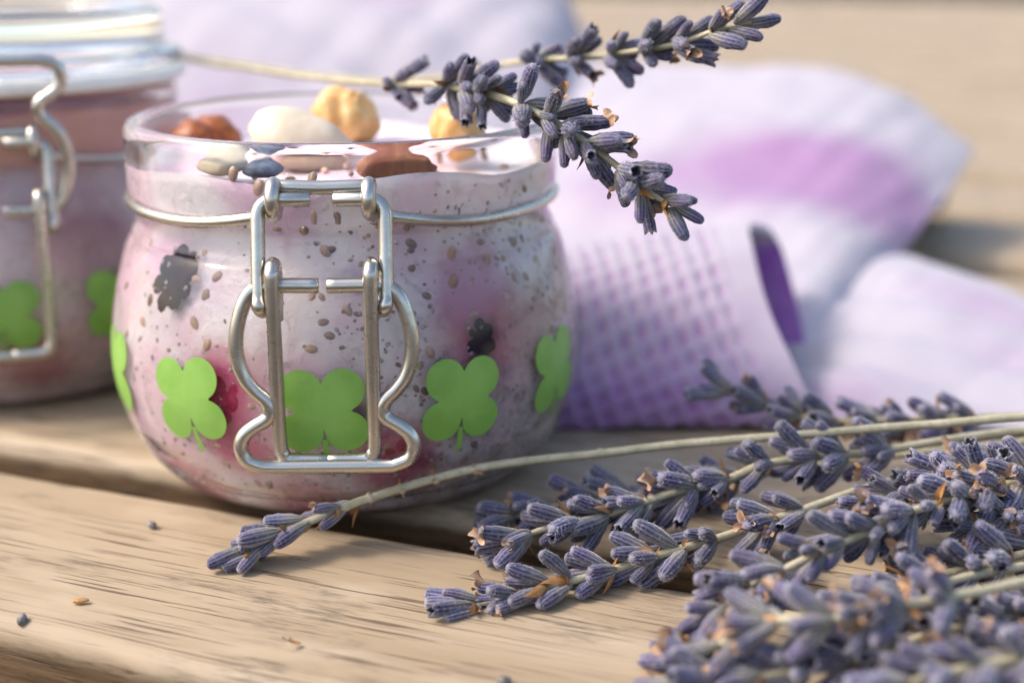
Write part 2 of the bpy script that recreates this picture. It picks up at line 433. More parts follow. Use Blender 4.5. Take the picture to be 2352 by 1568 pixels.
def clover_mesh(tilt):
    V = []; F = []; n = 88; rings = 7
    def pt(u, v, lift):
        c, s = math.cos(tilt), math.sin(tilt); u, v = u * c - v * s, u * s + v * c
        z = 2.24 + v; r = outr(z) + lift; a = u / 4.2
        return (r * math.sin(a), -r * math.cos(a), z)
    lobes = [(R(90 - 43), .42, .305), (R(90 + 43), .42, .305), (R(-90 + 47), .43, .305), (R(-90 - 47), .43, .305)]
    def rad(a):
        best = .25
        for la, d, r in lobes:
            da = (a - la + math.pi) % (2 * math.pi) - math.pi; q = r * r - (d * math.sin(da)) ** 2
            if q > 0 and abs(da) < 1.5: best = max(best, d * math.cos(da) + math.sqrt(q))
        return best * 1.13
    L = .008
    V.append(pt(0, 0, L))
    for k in range(1, rings + 1):
        for j in range(n):
            a = 2 * math.pi * j / n; q = rad(a) * k / rings; V.append(pt(q * math.cos(a), q * math.sin(a), L))
    for j in range(n): F.append((0, 1 + j, 1 + (j + 1) % n))
    for k in range(rings - 1):
        for j in range(n):
            a, b = 1 + k * n + j, 1 + k * n + (j + 1) % n; F.append((a, a + n, b + n, b))
    st = len(V)              # stalk
    for i in range(9):
        v = -.46 - .44 * i / 8; hw = .042 + .012 * i / 8
        if i == 8: hw *= .7
        for u in (-hw, hw): V.append(pt(u + .02 * i / 8, v, L + .002))
    for i in range(8): F.append((st + 2 * i, st + 2 * i + 1, st + 2 * i + 3, st + 2 * i + 2)[::-1])
    return mesh('clover', V, F, CLOVER)
CLV = [clover_mesh(R(a)) for a in (9, 2, -4, 3)]

CLASP = R(1.7)
def cl(x, o, z): return Vector((x, -o, z))           # clasp frame: sideways, outwards, up
# neck ring with its two eyes and the front bar, one wire
RZ, RR, RW = 5.02, 3.75, .098
rp = []
a0 = math.asin(.86 / RR)
for i in range(73):
    a = a0 + (2 * math.pi - 2 * a0) * i / 72
    rise = max(0, 1 - min(a - a0, 2 * math.pi - a0 - a) / .55) ** 2 * .24
    rp.append(Vector((RR * math.sin(a), -RR * math.cos(a), RZ + rise)))
def eye(sx):
    P = []
    for k in range(9):
        a = R(200 + 280 * k / 8)       # bottom-back, round the front, over the top
        P.append(cl(sx, 4.06 + .21 * math.cos(a), 5.585 + .23 * math.sin(a)))
    return P
e1 = eye(.72); e2 = eye(-.72)
ring = MB(); tube(ring, rp, RW, 12)
for sx in (.72, -.72): tube(ring, spline([cl(sx * 1.16, 3.70, 5.27), cl(sx * 1.03, 3.83, 5.30)] + eye(sx) + [cl(sx * .93, 3.86, 5.74)], 3), .114, 12)
tube(ring, spline([cl(-.76, 3.88, 5.72), cl(-.6, 3.95, 5.75), cl(0, 3.96, 5.735), cl(.6, 3.95, 5.75), cl(.76, 3.88, 5.72)], 5), .112, 12)
ME_RING = ring.mesh('neck_ring', STEEL)
lk = MB()
for s in (1, -1):
    P = [cl(s * .185, 4.06, 5.575), cl(s * .96, 4.10, 5.585), cl(s * .965, 4.46, 4.15), cl(s * .955, 4.56, 4.02), cl(s * .90, 4.42, 3.92), cl(s * .86, 4.25, 4.0), cl(s * .86, 4.2, 4.2)]
    tube(lk, fillet(P, [0, .30, .3, .1, .1, .08, 0], 6), .114, 12, bev=.1)
ME_LINK = lk.mesh('clasp_link', STEEL)
PIV = Vector((0, -4.36, 4.31))
def wire_pts(s):             # half of the bow-shaped lever, relative to the pivot axis (x, outwards, down)
    return [(s * .075, .0, 0), (s * .80, .02, .0), (s * 1.12, .05, .12), (s * 1.31, .10, .62), (s * 1.33, .13, 1.05), (s * 1.24, .15, 1.38), (s * 1.09, .165, 1.60), (s * .955, .175, 1.73), (s * .88, .18, 1.84), (s * .865, .185, 1.93),
            (s * .885, .19, 2.02), (s * .97, .195, 2.10), (s * 1.12, .20, 2.19), (s * 1.27, .21, 2.32), (s * 1.335, .215, 2.52), (s * 1.25, .22, 2.73), (s * 1.0, .22, 2.84)]
def lever_mesh():
    mb = MB()
    half = [(x, o, d) for x, o, d in wire_pts(1)]
    P = [Vector((x, -o, -d)) for x, o, d in half] + [Vector((-x, -o, -d)) for x, o, d in reversed(half)]
    n_ = len(half); Q = spline(P[:n_], 6) + spline([P[n_ - 1], (P[n_ - 1] + P[n_]) / 2, P[n_]], 4)[1:-1] + spline(P[n_:], 6)
    tube(mb, Q, .118, 14, bev=.1); return mb.mesh('lever', STEEL)
def bar_mesh():
    mb = MB()
    for s in (1, -1):
        P = [Vector((s * .735, .06, -.55)), Vector((s * .735, .16, -.1))]
        for k in range(7):
            a = R(180 - 180 * k / 6); P.append(Vector((s * .735, -.03 - .21 * math.cos(a), .17 + .17 * math.sin(a))))
        P += [Vector((s * .735, -.24, -.3)), Vector((s * .735, -.20, -1.4)), Vector((s * .733, -.15, -2.45)), Vector((s * .70, -.14, -2.66)), Vector((s * .58, -.13, -2.76)), Vector((0, -.13, -2.78))]
        tube(mb, spline(P, 4), .114, 12)
    return mb.mesh('bail_bar', STEEL)
ME_LEVER = lever_mesh(); ME_BAR = bar_mesh()

def jar(name, label, loc, rz, clovers, flipped):
    t = tag(empty(name, loc, rz), label, 'jar', 'clip top glass jars of chia pudding')
    link('glass_body', ME_BODY, t)
    for a, m in clovers: link('clover', CLV[m], t, Matrix.Rotation(R(a), 4, 'Z'))
    q = Matrix.Rotation(CLASP, 4, 'Z')
    link('neck_ring', ME_RING, t, q); link('clasp_link', ME_LINK, t, q)
    p = q @ place(PIV)
    link('bail_bar', ME_BAR, t, p @ (Matrix.Rotation(R(-5), 4, 'X') if flipped else Matrix.Identity(4)))
    link('lever', ME_LEVER, t, p @ (Matrix.Rotation(R(-172), 4, 'X') if flipped else Matrix.Identity(4)))
    return t
jar1 = jar('glass_jar', 'open clip top glass jar with green clover stickers, its wire clasp hanging down, no lid', (0, 0, 0), 0,
           [(.5, 1), (31.5, 2), (62.5, 3), (-31.5, 0), (-64, 1), (95, 2), (-96, 0), (128, 1), (160, 3), (-128, 2), (-160, 0)], False)
J2 = Vector((-8.1, 5.6, 0))
jar2 = jar('glass_jar', 'closed glass jar with lid and white rubber seal, standing behind the open jar', J2, R(16), [(0, 2), (31, 1), (62, 3), (-31, 0), (94, 1), (-63, 2)], True)
lid = MB()
LP = [(0, 7.35), (2.8, 7.35), (3.22, 7.2), (3.28, 6.9), (3.34, 6.74), (3.45, 6.72), (3.9, 6.74), (3.98, 6.82), (3.96, 6.98), (3.8, 7.05), (3.62, 7.1), (3.58, 7.35), (3.58, 7.7), (3.5, 7.86), (3.3, 7.92), (3.0, 7.86), (2.7, 7.75), (0, 7.7)]
lathe(lid, [(max(p.x, .02), p.y) for p in spline([(a, b, 0) for a, b in LP], 3)], 96)
lo = link('lid', lid.mesh('lid', GLASS), jar2)
gk = MB(); lathe(gk, [(p.x, p.y) for p in spline([(3.40, 6.40), (3.55, 6.385), (3.86, 6.40), (3.98, 6.47), (4.0, 6.57), (3.96, 6.66), (3.85, 6.70), (3.55, 6.705), (3.40, 6.69), (3.38, 6.55), (3.40, 6.40)], 3) for p in [Vector((p[0], p[1]))]] if False else
      [(3.40, 6.40), (3.55, 6.385), (3.86, 6.40), (3.96, 6.45), (4.0, 6.52), (4.0, 6.58), (3.96, 6.66), (3.85, 6.70), (3.55, 6.705), (3.40, 6.69)], 96)
link('rubber_seal', gk.mesh('rubber_seal', RUBBER), lo)

# ------------------------------------------------------------------ pudding, fruit and nuts
def pudding_mesh(mat, top, amp, seed, over=.02):
    n = 96; V = []; F = []; prof = []
    zs = [.275 + (top - .275) * i / 30 for i in range(31)]
    rows = [[(rin(.27) * q * math.cos(2 * math.pi * j / n), rin(.27) * q * math.sin(2 * math.pi * j / n), .25) for j in range(n)] for q in (.05, .5, .85)]
    for i, z in enumerate(zs):
        row = []
        for j in range(n):
            a = 2 * math.pi * j / n; e = amp * noise.noise(Vector((math.cos(a) * 1.7, math.sin(a) * 1.7, seed))) * (i / 30) ** 2 * .9
            r = rin(max(z + e, .27)) + over; row.append((r * math.cos(a), r * math.sin(a), z + e))
        rows.append(row)
    for q in (.985, .95, .88, .78, .66, .52, .38, .24, .1, .02):
        row = []
        for j in range(n):
            a = 2 * math.pi * j / n; r = (rin(top) + over) * q; x, y = r * math.cos(a), r * math.sin(a)
            e = amp * noise.noise(Vector((math.cos(a) * 1.7 * q, math.sin(a) * 1.7 * q, seed))) * .9 + .05 * noise.noise(Vector((x * 3, y * 3, seed)))
            row.append((x, y, top + e - .10 * min(1, (1 - q) * 8)))
        rows.append(row)
    m = len(rows); V = [v for r in rows for v in r]
    for i in range(m - 1):
        for j in range(n):
            k = (j + 1) % n; F.append((i * n + j, i * n + k, (i + 1) * n + k, (i + 1) * n + j))
    F.append(tuple(range(n))[::-1]); F.append(tuple((m - 1) * n + j for j in range(n)))
    return mesh('pudding', V, F, mat)
def front(px, py, d):        # angle and height of a pixel on the open jar
    p = at(px, py, d); return math.atan2(p.x, -p.y), p.z
SP = []
def spot(px, py, d, r, col, s, rr=None):
    p = at(px, py, d); a = math.atan2(p.x, -p.y); q = rin(p.z)
    SP.append(((q * math.sin(a), -q * math.cos(a), p.z), r, col, s))
spot(410, 640, 22.4, 1.3, (.52, .44, .56), .6); spot(428, 640, 22.4, .62, (.03, .025, .06), .97); spot(438, 690, 22.4, .42, (.03, .025, .06), .95)
spot(1090, 740, 22.4, 1.35, (.42, .05, .14), .95); spot(1080, 640, 22.3, 1.0, (.60, .30, .42), .7); spot(1085, 775, 22.4, .52, (.035, .008, .03), .97)
spot(550, 890, 22.0, 1.05, (.52, .06, .16), .95); spot(590, 995, 22.0, .95, (.54, .09, .19), .9)
spot(880, 1010, 22.2, .9, (.46, .05, .15), .95); spot(820, 930, 22.0, .45, (.10, .02, .05), .8)
spot(470, 1090, 22.6, .9, (.52, .14, .22), .75); spot(720, 1110, 22.4, 1.0, (.50, .15, .24), .7); spot(390, 600, 22.8, .8, (.72, .42, .56), .7)
spot(660, 480, 22.1, .8, (.66, .40, .60), .6); spot(940, 1010, 22.3, .4, (.28, .03, .10), .8); spot(830, 640, 21.9, .35, (.42, .30, .50), .6)
spot(1180, 720, 23.2, .9, (.60, .40, .36), .6); spot(1230, 860, 23.6, .6, (.10, .12, .13), .6); spot(940, 560, 22, .6, (.58, .36, .46), .6); spot(560, 420, 22, .7, (.70, .42, .58), .6)
PUD = m_pudding('chia_pudding', SP, (.88, .80, .81), (.82, .60, .67), (.62, .45, .46), (.33, .28, .25))
SP2 = [((1.5, -3.5, 1.2), 1.2, (.30, .04, .07), .7), ((-1, -3.8, 3), 1.2, (.45, .26, .32), .5), ((2.6, -2.8, 3.6), 1.2, (.40, .22, .28), .7)]
PUD2 = m_pudding('berry_pudding', SP2, (.86, .70, .73), (.80, .55, .61), (.78, .52, .58), (.48, .42, .36), (5.05, (.98, .50, .50), (.98, .60, .38)))
pud1 = tag(link('pudding', pudding_mesh(PUD, 5.72, .30, 3.3)), 'pale pink chia pudding filling the open jar in front', 'pudding')
pud2 = tag(link('pudding', pudding_mesh(PUD2, 6.05, .1, 8.1)), 'dark mauve pudding with an orange fruit layer inside the closed jar', 'pudding')
pud2.location = J2 * U
dm = MB(); blob(dm, 3.15, 3.15, .85, 40, 16, bumpy(.06, 3)); FR = m_simple('lid_refraction_pink', (.62, .30, .42), (.74, .46, .55), .5, 1.2, .03)
link('refraction_dome', dm.mesh('refraction_dome', FR), pud2, place((0, 0, 6.1)))  # added pink dome, stands in for pudding refracted through the lid glass
# seeds: individual ones against the glass and on the top
sm = MB(); blob(sm, .055, .085, .045, 10, 7, lambda d: 1 + .1 * d.y); ME_SEED = sm.mesh('seed', SEED)
rs = random.Random(11)
known = [(485, 790), (505, 640), (360, 690), (345, 740), (455, 740), (800, 715), (750, 580), (975, 680), (1035, 650), (940, 560), (860, 500), (930, 515), (525, 1055), (470, 1110), (1110, 600),
         (700, 520), (545, 395), (720, 405), (600, 430), (630, 440), (760, 575), (745, 740), (715, 800), (640, 700), (1030, 585), (1170, 640), (310, 660), (480, 680), (985, 810), (1215, 600), (1165, 560)]
for px, py in known:
    d = 22.0
    for _ in range(4):
        p = at(px, py, d); a = math.asin(max(-.99, min(.99, p.x / rin(p.z)))); d = 25.3 - rin(p.z) * math.cos(a)
    z = at(px, py, d).z; n = Vector((math.sin(a), -math.cos(a), .1))
    rot = n.to_track_quat('Z', 'Y').to_matrix() @ Matrix.Rotation(rs.uniform(0, 6), 3, 'Z')
    link('seed', ME_SEED, pud1, place((math.sin(a) * (rin(z) + .0), -math.cos(a) * (rin(z) + .0), z), rot, rs.uniform(1.15, 1.65)))
while len(pud1.children) < 265:
    a = R(rs.uniform(-85, 85)); z = rs.uniform(.6, 5.5)
    dens = .25 + .55 * max(0, min(1, (math.sin(a) + 1) * .5 + (2.4 - z) * .12)) + .2 * noise.noise(Vector((a * 2, z, 5)))
    if rs.random() > dens: continue
    n = Vector((math.sin(a), -math.cos(a), .1)); r = rin(z) - rs.uniform(.0, .04)
    rot = n.to_track_quat('Z', 'Y').to_matrix() @ Matrix.Rotation(rs.uniform(0, 6), 3, 'Z') @ Matrix.Rotation(rs.uniform(-.4, .4), 3, 'X')
    link('seed', ME_SEED, pud1, place((math.sin(a) * r, -math.cos(a) * r, z), rot, rs.uniform(.6, 1.3)))
for i in range(30):
    a = rs.uniform(0, 6.28); r = 3.2 * math.sqrt(rs.random()); rot = Matrix.Rotation(rs.uniform(0, 6), 3, 'Z')
    link('seed', ME_SEED, pud1, place((math.cos(a) * r, math.sin(a) * r, 5.68 + .24 * noise.noise(Vector((math.cos(a) * 1.7 * r / 3.46, math.sin(a) * 1.7 * r / 3.46, 3.3)))), rot, rs.uniform(.7, 1.1)))

fine = MB(); rf = random.Random(5)
while len(fine.V) < 1900 * 26:
    a = R(rf.uniform(-92, 92)); z = rf.uniform(.35, 5.6)
    dens = .10 + .55 * max(0, min(1, .45 + .55 * math.sin(a) + (2.2 - z) * .16)) + .5 * noise.noise(Vector((a * 2.2, z * .9, 9)))
    if rf.random() > dens: continue
    b = MB(); q = rf.uniform(.018, .042); blob(b, q, q * rf.uniform(1, 1.5), q * .8, 6, 4)
    n_ = Vector((math.sin(a), -math.cos(a), 0)); rot = n_.to_track_quat('Z', 'Y').to_matrix() @ Matrix.Rotation(rf.uniform(0, 6), 3, 'Z'); r = rin(z) + rf.uniform(-.02, .03)
    fine.add([rot @ Vector(v) + Vector((n_.x * r, n_.y * r, z)) for v in b.V], b.F)
tf = NT('chia_speckle'); isl = tf.n('ShaderNodeNewGeometry').outputs['Random Per Island']
MF = tf.bsdf(Base_Color=tf.mix(tf.rng(tf.math('FRACT', tf.math('MULTIPLY', isl, 9.7)), .2, .8), tf.mix(isl, (.28, .19, .15), (.46, .34, .28)), (.48, .44, .44)), Roughness=.5)
tag(link('chia_speckle', fine.mesh('chia_speckle', MF), pud1), kind='stuff')
def thing(name, me, loc, rot, label, cat, group=None, s=1):
    return tag(link(name, me, None, place(loc, rot, s)), label, cat, group)
def eul(x, y, z): 
    from mathutils import Euler
    return Euler((R(x), R(y), R(z))).to_matrix()
nu = MB(); blob(nu, .50, .50, .56, 28, 18, lambda d: (1 + .04 * math.cos(6 * math.atan2(d.y, d.x)) * (1 - d.z ** 2) + .10 * max(0, d.z) ** 8 + .05 * noise.noise(d * 2)))
ME_HZ = nu.mesh('hazelnut', HAZEL)
thing('hazelnut', ME_HZ, at(445, 312, 26.0) - Vector((0, 0, .12)), eul(70, 20, 10), 'glossy orange brown hazelnut at the left edge of the open jar, nearest the rim', 'nut', 'nuts on the pudding', .85)
thing('hazelnut', ME_HZ, at(492, 314, 26.4) - Vector((0, 0, .1)), eul(30, -50, 60), 'dull brown hazelnut lying between the orange one and the cream almond', 'nut', 'nuts on the pudding', 1.0)
al = MB(); blob(al, .98, .55, .50, 30, 18, lambda d: (1 - .26 * d.x + .10 * noise.noise(d * 1.9 + Vector((3, 1, 7)))) * (1 - .20 * max(0, -d.x) ** 4) / (1 + .10 * (abs(d.z) + abs(d.y) - 1)))
thing('blanched_almond', al.mesh('blanched_almond', CREAM), at(712, 322, 24.2) + Vector((0, 0, -.06)), eul(8, 16, -8), 'smooth cream blanched almond on top of the pudding in the middle', 'nut', 'nuts on the pudding')
pz = MB(); blob(pz, .62, .58, .50, 30, 20, lambda d: 1 + .14 * noise.noise(d * 2.2) + .05 * noise.noise(d * 6) + .05 * math.cos(5 * math.atan2(d.y, d.x)) - .12 * math.exp(-((d.x * .8 + d.z * .5 - .1) / .16) ** 2))
ME_PZ = pz.mesh('peeled_hazelnut', PEELED)
thing('peeled_hazelnut', ME_PZ, at(795, 266, 26.3), eul(20, 30, 0), 'big golden peeled hazelnut behind the cream almond', 'nut', 'nuts on the pudding', 1.0)
thing('peeled_hazelnut', ME_PZ, at(1050, 302, 24.4), eul(60, 10, 120), 'amber peeled hazelnut half hidden under the hanging lavender sprig', 'nut', 'nuts on the pudding', .9)
def press(me_mb, c, rot, s=1):      # flatten a lump against the inside of the open jar
    V = []
    for v in me_mb.V:
        p = rot @ (Vector(v) * s) + Vector(c); q = math.hypot(p.x, p.y); lim = rin(p.z) - .06
        if q > lim: k = (lim + .090 * (1 - math.exp(-(q - lim) / .07))) / q; p.x *= k; p.y *= k
        V.append(p - Vector(c))
    me_mb.V = V; return me_mb
def onjar(px, py, dr):
    d = 22.0
    for _ in range(5):
        p = at(px, py, d); a = math.asin(max(-.99, min(.99, p.x / rin(p.z)))); d = 25.3 - (rin(p.z) + dr) * math.cos(a)
    return at(px, py, d)
c = Vector((0, 0, -.17)) + onjar(930, 362, -.18); b = MB(); blob(b, .62, .20, .24, 36, 20, lambda d: 1 - .25 * d.x + .13 * noise.noise(d * 2.0))
thing('almond', press(b, c, eul(0, 4, 20)).mesh('almond', ALMOND), c, None, 'red brown almond pressed against the inside of the front rim', 'nut', 'nuts on the pudding')
c = Vector((0, 0, -.10)) + onjar(608, 372, -.36); b = MB(); blob(b, .30, .30, .13, 26, 16, bumpy(.14, 2.0, 4))
thing('blueberry', press(b, c, eul(0, 0, 0)).mesh('blueberry', BLUEB), c, None, 'slate blue berry behind the front rim left of the clasp', 'berry', 'berries in the pudding')
c = Vector((0, 0, -.10)) + onjar(520, 362, -.36); b = MB(); blob(b, .38, .36, .16, 26, 16, bumpy(.12, 2.0, 8))
thing('almond_piece', press(b, c, eul(0, 0, 0)).mesh('almond_piece', CREAM), c, None, 'pale almond piece under the rim beside the slate blue berry', 'nut', 'nuts on the pudding')
def berry(nm, mat, px, py, dr, s, sq, label, seed):
    c = onjar(px, py, dr); b = MB(); rr = random.Random(seed)
    for k in range(26):          # drupelets over a core
        ph = math.acos(1 - 2 * (k + .5) / 26); th = k * 2.39996
        q = Vector((math.sin(ph) * math.cos(th), math.sin(ph) * math.sin(th), math.cos(ph))); m = MB(); blob(m, .17, .17, .17, 10, 7)
        b.add([Vector(v) + Vector((q.x * .30, q.y * .30, q.z * .42)) for v in m.V], m.F)
    m = MB(); blob(m, .33, .33, .45, 14, 10); b.add(m.V, m.F)
    thing(nm, press(b, c, eul(rr.uniform(-20, 20), sq, 0), s).mesh(nm, mat), c, None, label, 'berry', 'berries in the pudding')
berry('blackberry', BLACKB, 432, 655, -.36, 1.2, 18, 'blackberry against the glass at the upper left of the open jar', 2)
berry('blackberry', BLACKB, 1085, 785, -.27, .85, 10, 'small black berry in a red halo above the right hand clover', 3)
berry('raspberry', REDB, 545, 900, -.34, 1.1, -15, 'raspberry behind the glass left of the hanging lever', 4)
berry('raspberry', REDB, 905, 1000, -.34, .95, 25, 'raspberry behind the lower right curve of the hanging lever', 5)
berry('blackberry', BLACKB, 826, 935, -.30, .55, 40, 'small dark berry beside the middle clover', 6)

# ------------------------------------------------------------------ towel: one folded cloth
TW = MB(); WS = 1
def sheet(rows, nu, nv, colfn, uvs=1.0, crs=.0):
    P = [[Vector(p) for p in r] for r in rows]; nr = len(P); nc = len(P[0]); V = []; C = []; T = []; F = []
    for i in range(nv + 1):
        tv = (nr - 1) * i / nv
        for j in range(nu + 1):
            tu = (nc - 1) * j / nu
            p = crv([crv(r, tu) for r in P], tv); p.z = max(p.z, .12)
            q = Vector((p.x * .35, p.y * .35, p.z * .35))
            p = p + Vector((0, -.3, 1)).normalized() * (.10 * noise.noise(q) + .05 * noise.noise(q * 3) + crs * (abs(noise.noise(Vector((p.x * .22 + p.y * .30, p.x * .05, 4)))) - .2 + .5 * abs(noise.noise(Vector((p.x * .5 - p.y * .35, p.y * .1, 8))))))
            c_ = colfn(j / nu, i / nv, p); V.append(p); C.append(c_); T.append((tu * uvs, tv * uvs))
    W = list(V)
    for i in range(nv + 1):      # press the waffle cells into the cloth
        for j in range(nu + 1):
            k = i * (nu + 1) + j
            if C[k][1] > .01:
                du = Vector(V[i * (nu + 1) + min(j + 1, nu)]) - Vector(V[i * (nu + 1) + max(j - 1, 0)]); dv = Vector(V[min(i + 1, nv) * (nu + 1) + j]) - Vector(V[max(i - 1, 0) * (nu + 1) + j])
                W[k] = V[k] - du.cross(dv).normalized() * (WS * .085 * C[k][1])
    V = W
    for i in range(nv):
        for j in range(nu): a = i * (nu + 1) + j; F.append((a, a + 1, a + nu + 2, a + nu + 1))
    TW.add(V, F, C, T)
def g2(p, px, py, d, r):      # soft dye spot round a place on the cloth
    c = at(px, py, d); return math.exp(-((p - c).length / r) ** 2)
def dn(p, dy, dz): return p + Vector((0, dy, dz))
# back hump
H = [[at(px, -70 + k, 52) for px, k in ((250, 10), (480, 0), (760, -5), (1030, 0), (1215, 15), (1300, 60))],
     [at(px, py, d) for px, py, d in ((250, 40, 50), (480, 30, 49), (760, 20, 49), (1030, 15, 49), (1250, 30, 50), (1345, 110, 51.5))],
     [at(px, py, d) for px, py, d in ((250, 150, 48), (480, 140, 47), (760, 120, 47), (1030, 120, 47), (1240, 130, 47.5), (1360, 190, 50))],
     [at(px, py, d) for px, py, d in ((250, 300, 46), (480, 290, 45), (760, 270, 45), (1030, 270, 45), (1240, 280, 45), (1370, 300, 48))],
     [at(px, py, d) for px, py, d in ((250, 460, 44), (480, 450, 43), (760, 440, 42), (1030, 430, 42), (1240, 430, 42), (1370, 430, 44))],
     [at(px, py, d) for px, py, d in ((250, 640, 38.5), (480, 640, 38), (760, 650, 37), (1030, 650, 37), (1240, 640, 37), (1370, 640, 37))]]
H = [[dn(p, 4, -5) for p in H[0]], [dn(p, 1.5, -.6) for p in H[0]]] + H
sheet(H, 60, 50, crs=.45, colfn=lambda u, v, p: (.10 + .30 * g2(p, 480, 250, 45, 5) + .5 * g2(p, 930, -10, 50, 2.2), 0, 0))
# upper sheet sloping towards the right
A = [[at(px, py, d) for px, py, d in ((1150, 250, 50), (1340, 172, 48.5), (1600, 163, 47.5), (1900, 182, 46.5), (2090, 255, 46), (2232, 345, 45.5))],
     [at(px, py, d) for px, py, d in ((1150, 310, 47), (1340, 270, 45.5), (1600, 260, 44.5), (1900, 280, 43.5), (2080, 320, 43.4), (2212, 385, 43.4))],
     [at(px, py, d) for px, py, d in ((1150, 420, 43), (1360, 400, 42), (1620, 390, 41), (1880, 400, 40), (2040, 430, 40), (2160, 465, 40.8))],
     [at(px, py, d) for px, py, d in ((1180, 530, 39.5), (1400, 510, 38.5), (1640, 510, 37.5), (1870, 520, 36.5), (2000, 530, 37.2), (2100, 545, 38.6))],
     [at(px, py, d) for px, py, d in ((1220, 640, 36), (1440, 620, 35.5), (1660, 630, 34.5), (1860, 650, 33.5), (1970, 620, 35.2), (2055, 595, 37.5))],
     [at(px, py, d) for px, py, d in ((1260, 760, 33.5), (1480, 750, 33), (1680, 760, 32.3), (1830, 815, 30.8), (1940, 700, 33.5), (2030, 610, 36.5))]]
A = [[dn(p, 3.0, -3.5) for p in A[0]], [dn(p, 1.0, -.35) for p in A[0]]] + A
sheet(A, 96, 80, crs=.42, colfn=lambda u, v, p: (.16 + .85 * g2(p, 1850, 415, 40, 2.8) + .50 * g2(p, 2060, 450, 39.5, 2.6) + .30 * g2(p, 1560, 470, 40, 3) + .2 * g2(p, 1380, 420, 41, 3), 0, 0))
# right hand part lying on the table
D = [[at(px, py, d) for px, py, d in ((1790, 800, 31.6), (1930, 690, 34.0), (2055, 597, 36.8), (2200, 628, 36.2), (2400, 715, 34), (2650, 830, 31.5))],
     [at(px, py, d) for px, py, d in ((1820, 835, 30.2), (1950, 740, 32.0), (2070, 670, 33.6), (2220, 690, 33.4), (2400, 755, 32), (2650, 850, 30.4))],
     [at(px, py, d) for px, py, d in ((1830, 870, 29.0), (1960, 805, 29.8), (2090, 770, 30.4), (2240, 775, 30.6), (2400, 810, 30), (2650, 875, 29.4))],
     [at(px, py, d) for px, py, d in ((1850, 915, 27.6), (1970, 880, 27.8), (2100, 870, 28.0), (2240, 870, 28.2), (2400, 880, 28.2), (2650, 910, 28.2))],
     [at(px, py, d) for px, py, d in ((1860, 985, 26.4), (1980, 985, 26.3), (2110, 985, 26.2), (2250, 985, 26.2), (2400, 985, 26.2), (2650, 985, 26.4))]]
D = [[dn(p, 1.4, -.9) for p in D[0]]] + D
sheet(D, 90, 70, crs=.45, colfn=lambda u, v, p: (.12 + .45 * g2(p, 2250, 690, 33, 2.5) + .5 * g2(p, 1900, 960, 27, 2.0) + .4 * g2(p, 2352, 850, 29, 1.6), 0, 0))
# rolled fold in front: bottom front -> over the top -> back flap
RP = [((1220, 1860), 968, 28.6), ((1220, 1880), 982, 26.6), ((1220, 1855), 905, 26.6), ((1220, 1800), 790, 27.6), ((1220, 1752), 670, 28.8), ((1220, 1728), 580, 30.0), ((1220, 1722), 528, 31.2), ((1225, 1756), 521, 31.9), ((1235, 1786), 548, 32.4), ((1235, 1815), 640, 32.0), ((1235, 1838), 740, 31.4), ((1235, 1850), 825, 30.7)]
rows = []
for (xa, xb), y, d in RP:
    row = []
    for k in range(7):
        s = k / 6; lift = 60 * (1 - s) ** 1.5 if 3 <= RP.index(((xa, xb), y, d)) <= 8 else 25 * (1 - s)
        row.append(at(xa + (xb - xa) * s, y + lift, d))
    rows.append(row)
def rollc(u, v, p):
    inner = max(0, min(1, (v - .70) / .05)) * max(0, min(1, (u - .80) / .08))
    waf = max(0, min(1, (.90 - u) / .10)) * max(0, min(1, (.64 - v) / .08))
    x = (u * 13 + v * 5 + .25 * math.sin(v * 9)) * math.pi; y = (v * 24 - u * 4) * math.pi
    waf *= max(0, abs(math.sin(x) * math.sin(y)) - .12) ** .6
    dye = .32 + .85 * (1 - v / .52) * (1 - .5 * u) if v < .55 else .3
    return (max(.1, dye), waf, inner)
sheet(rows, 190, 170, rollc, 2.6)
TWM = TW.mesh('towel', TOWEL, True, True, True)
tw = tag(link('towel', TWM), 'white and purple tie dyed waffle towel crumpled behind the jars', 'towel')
md = tw.modifiers.new('thickness', 'SOLIDIFY'); md.thickness = .16 * U; md.offset = 0
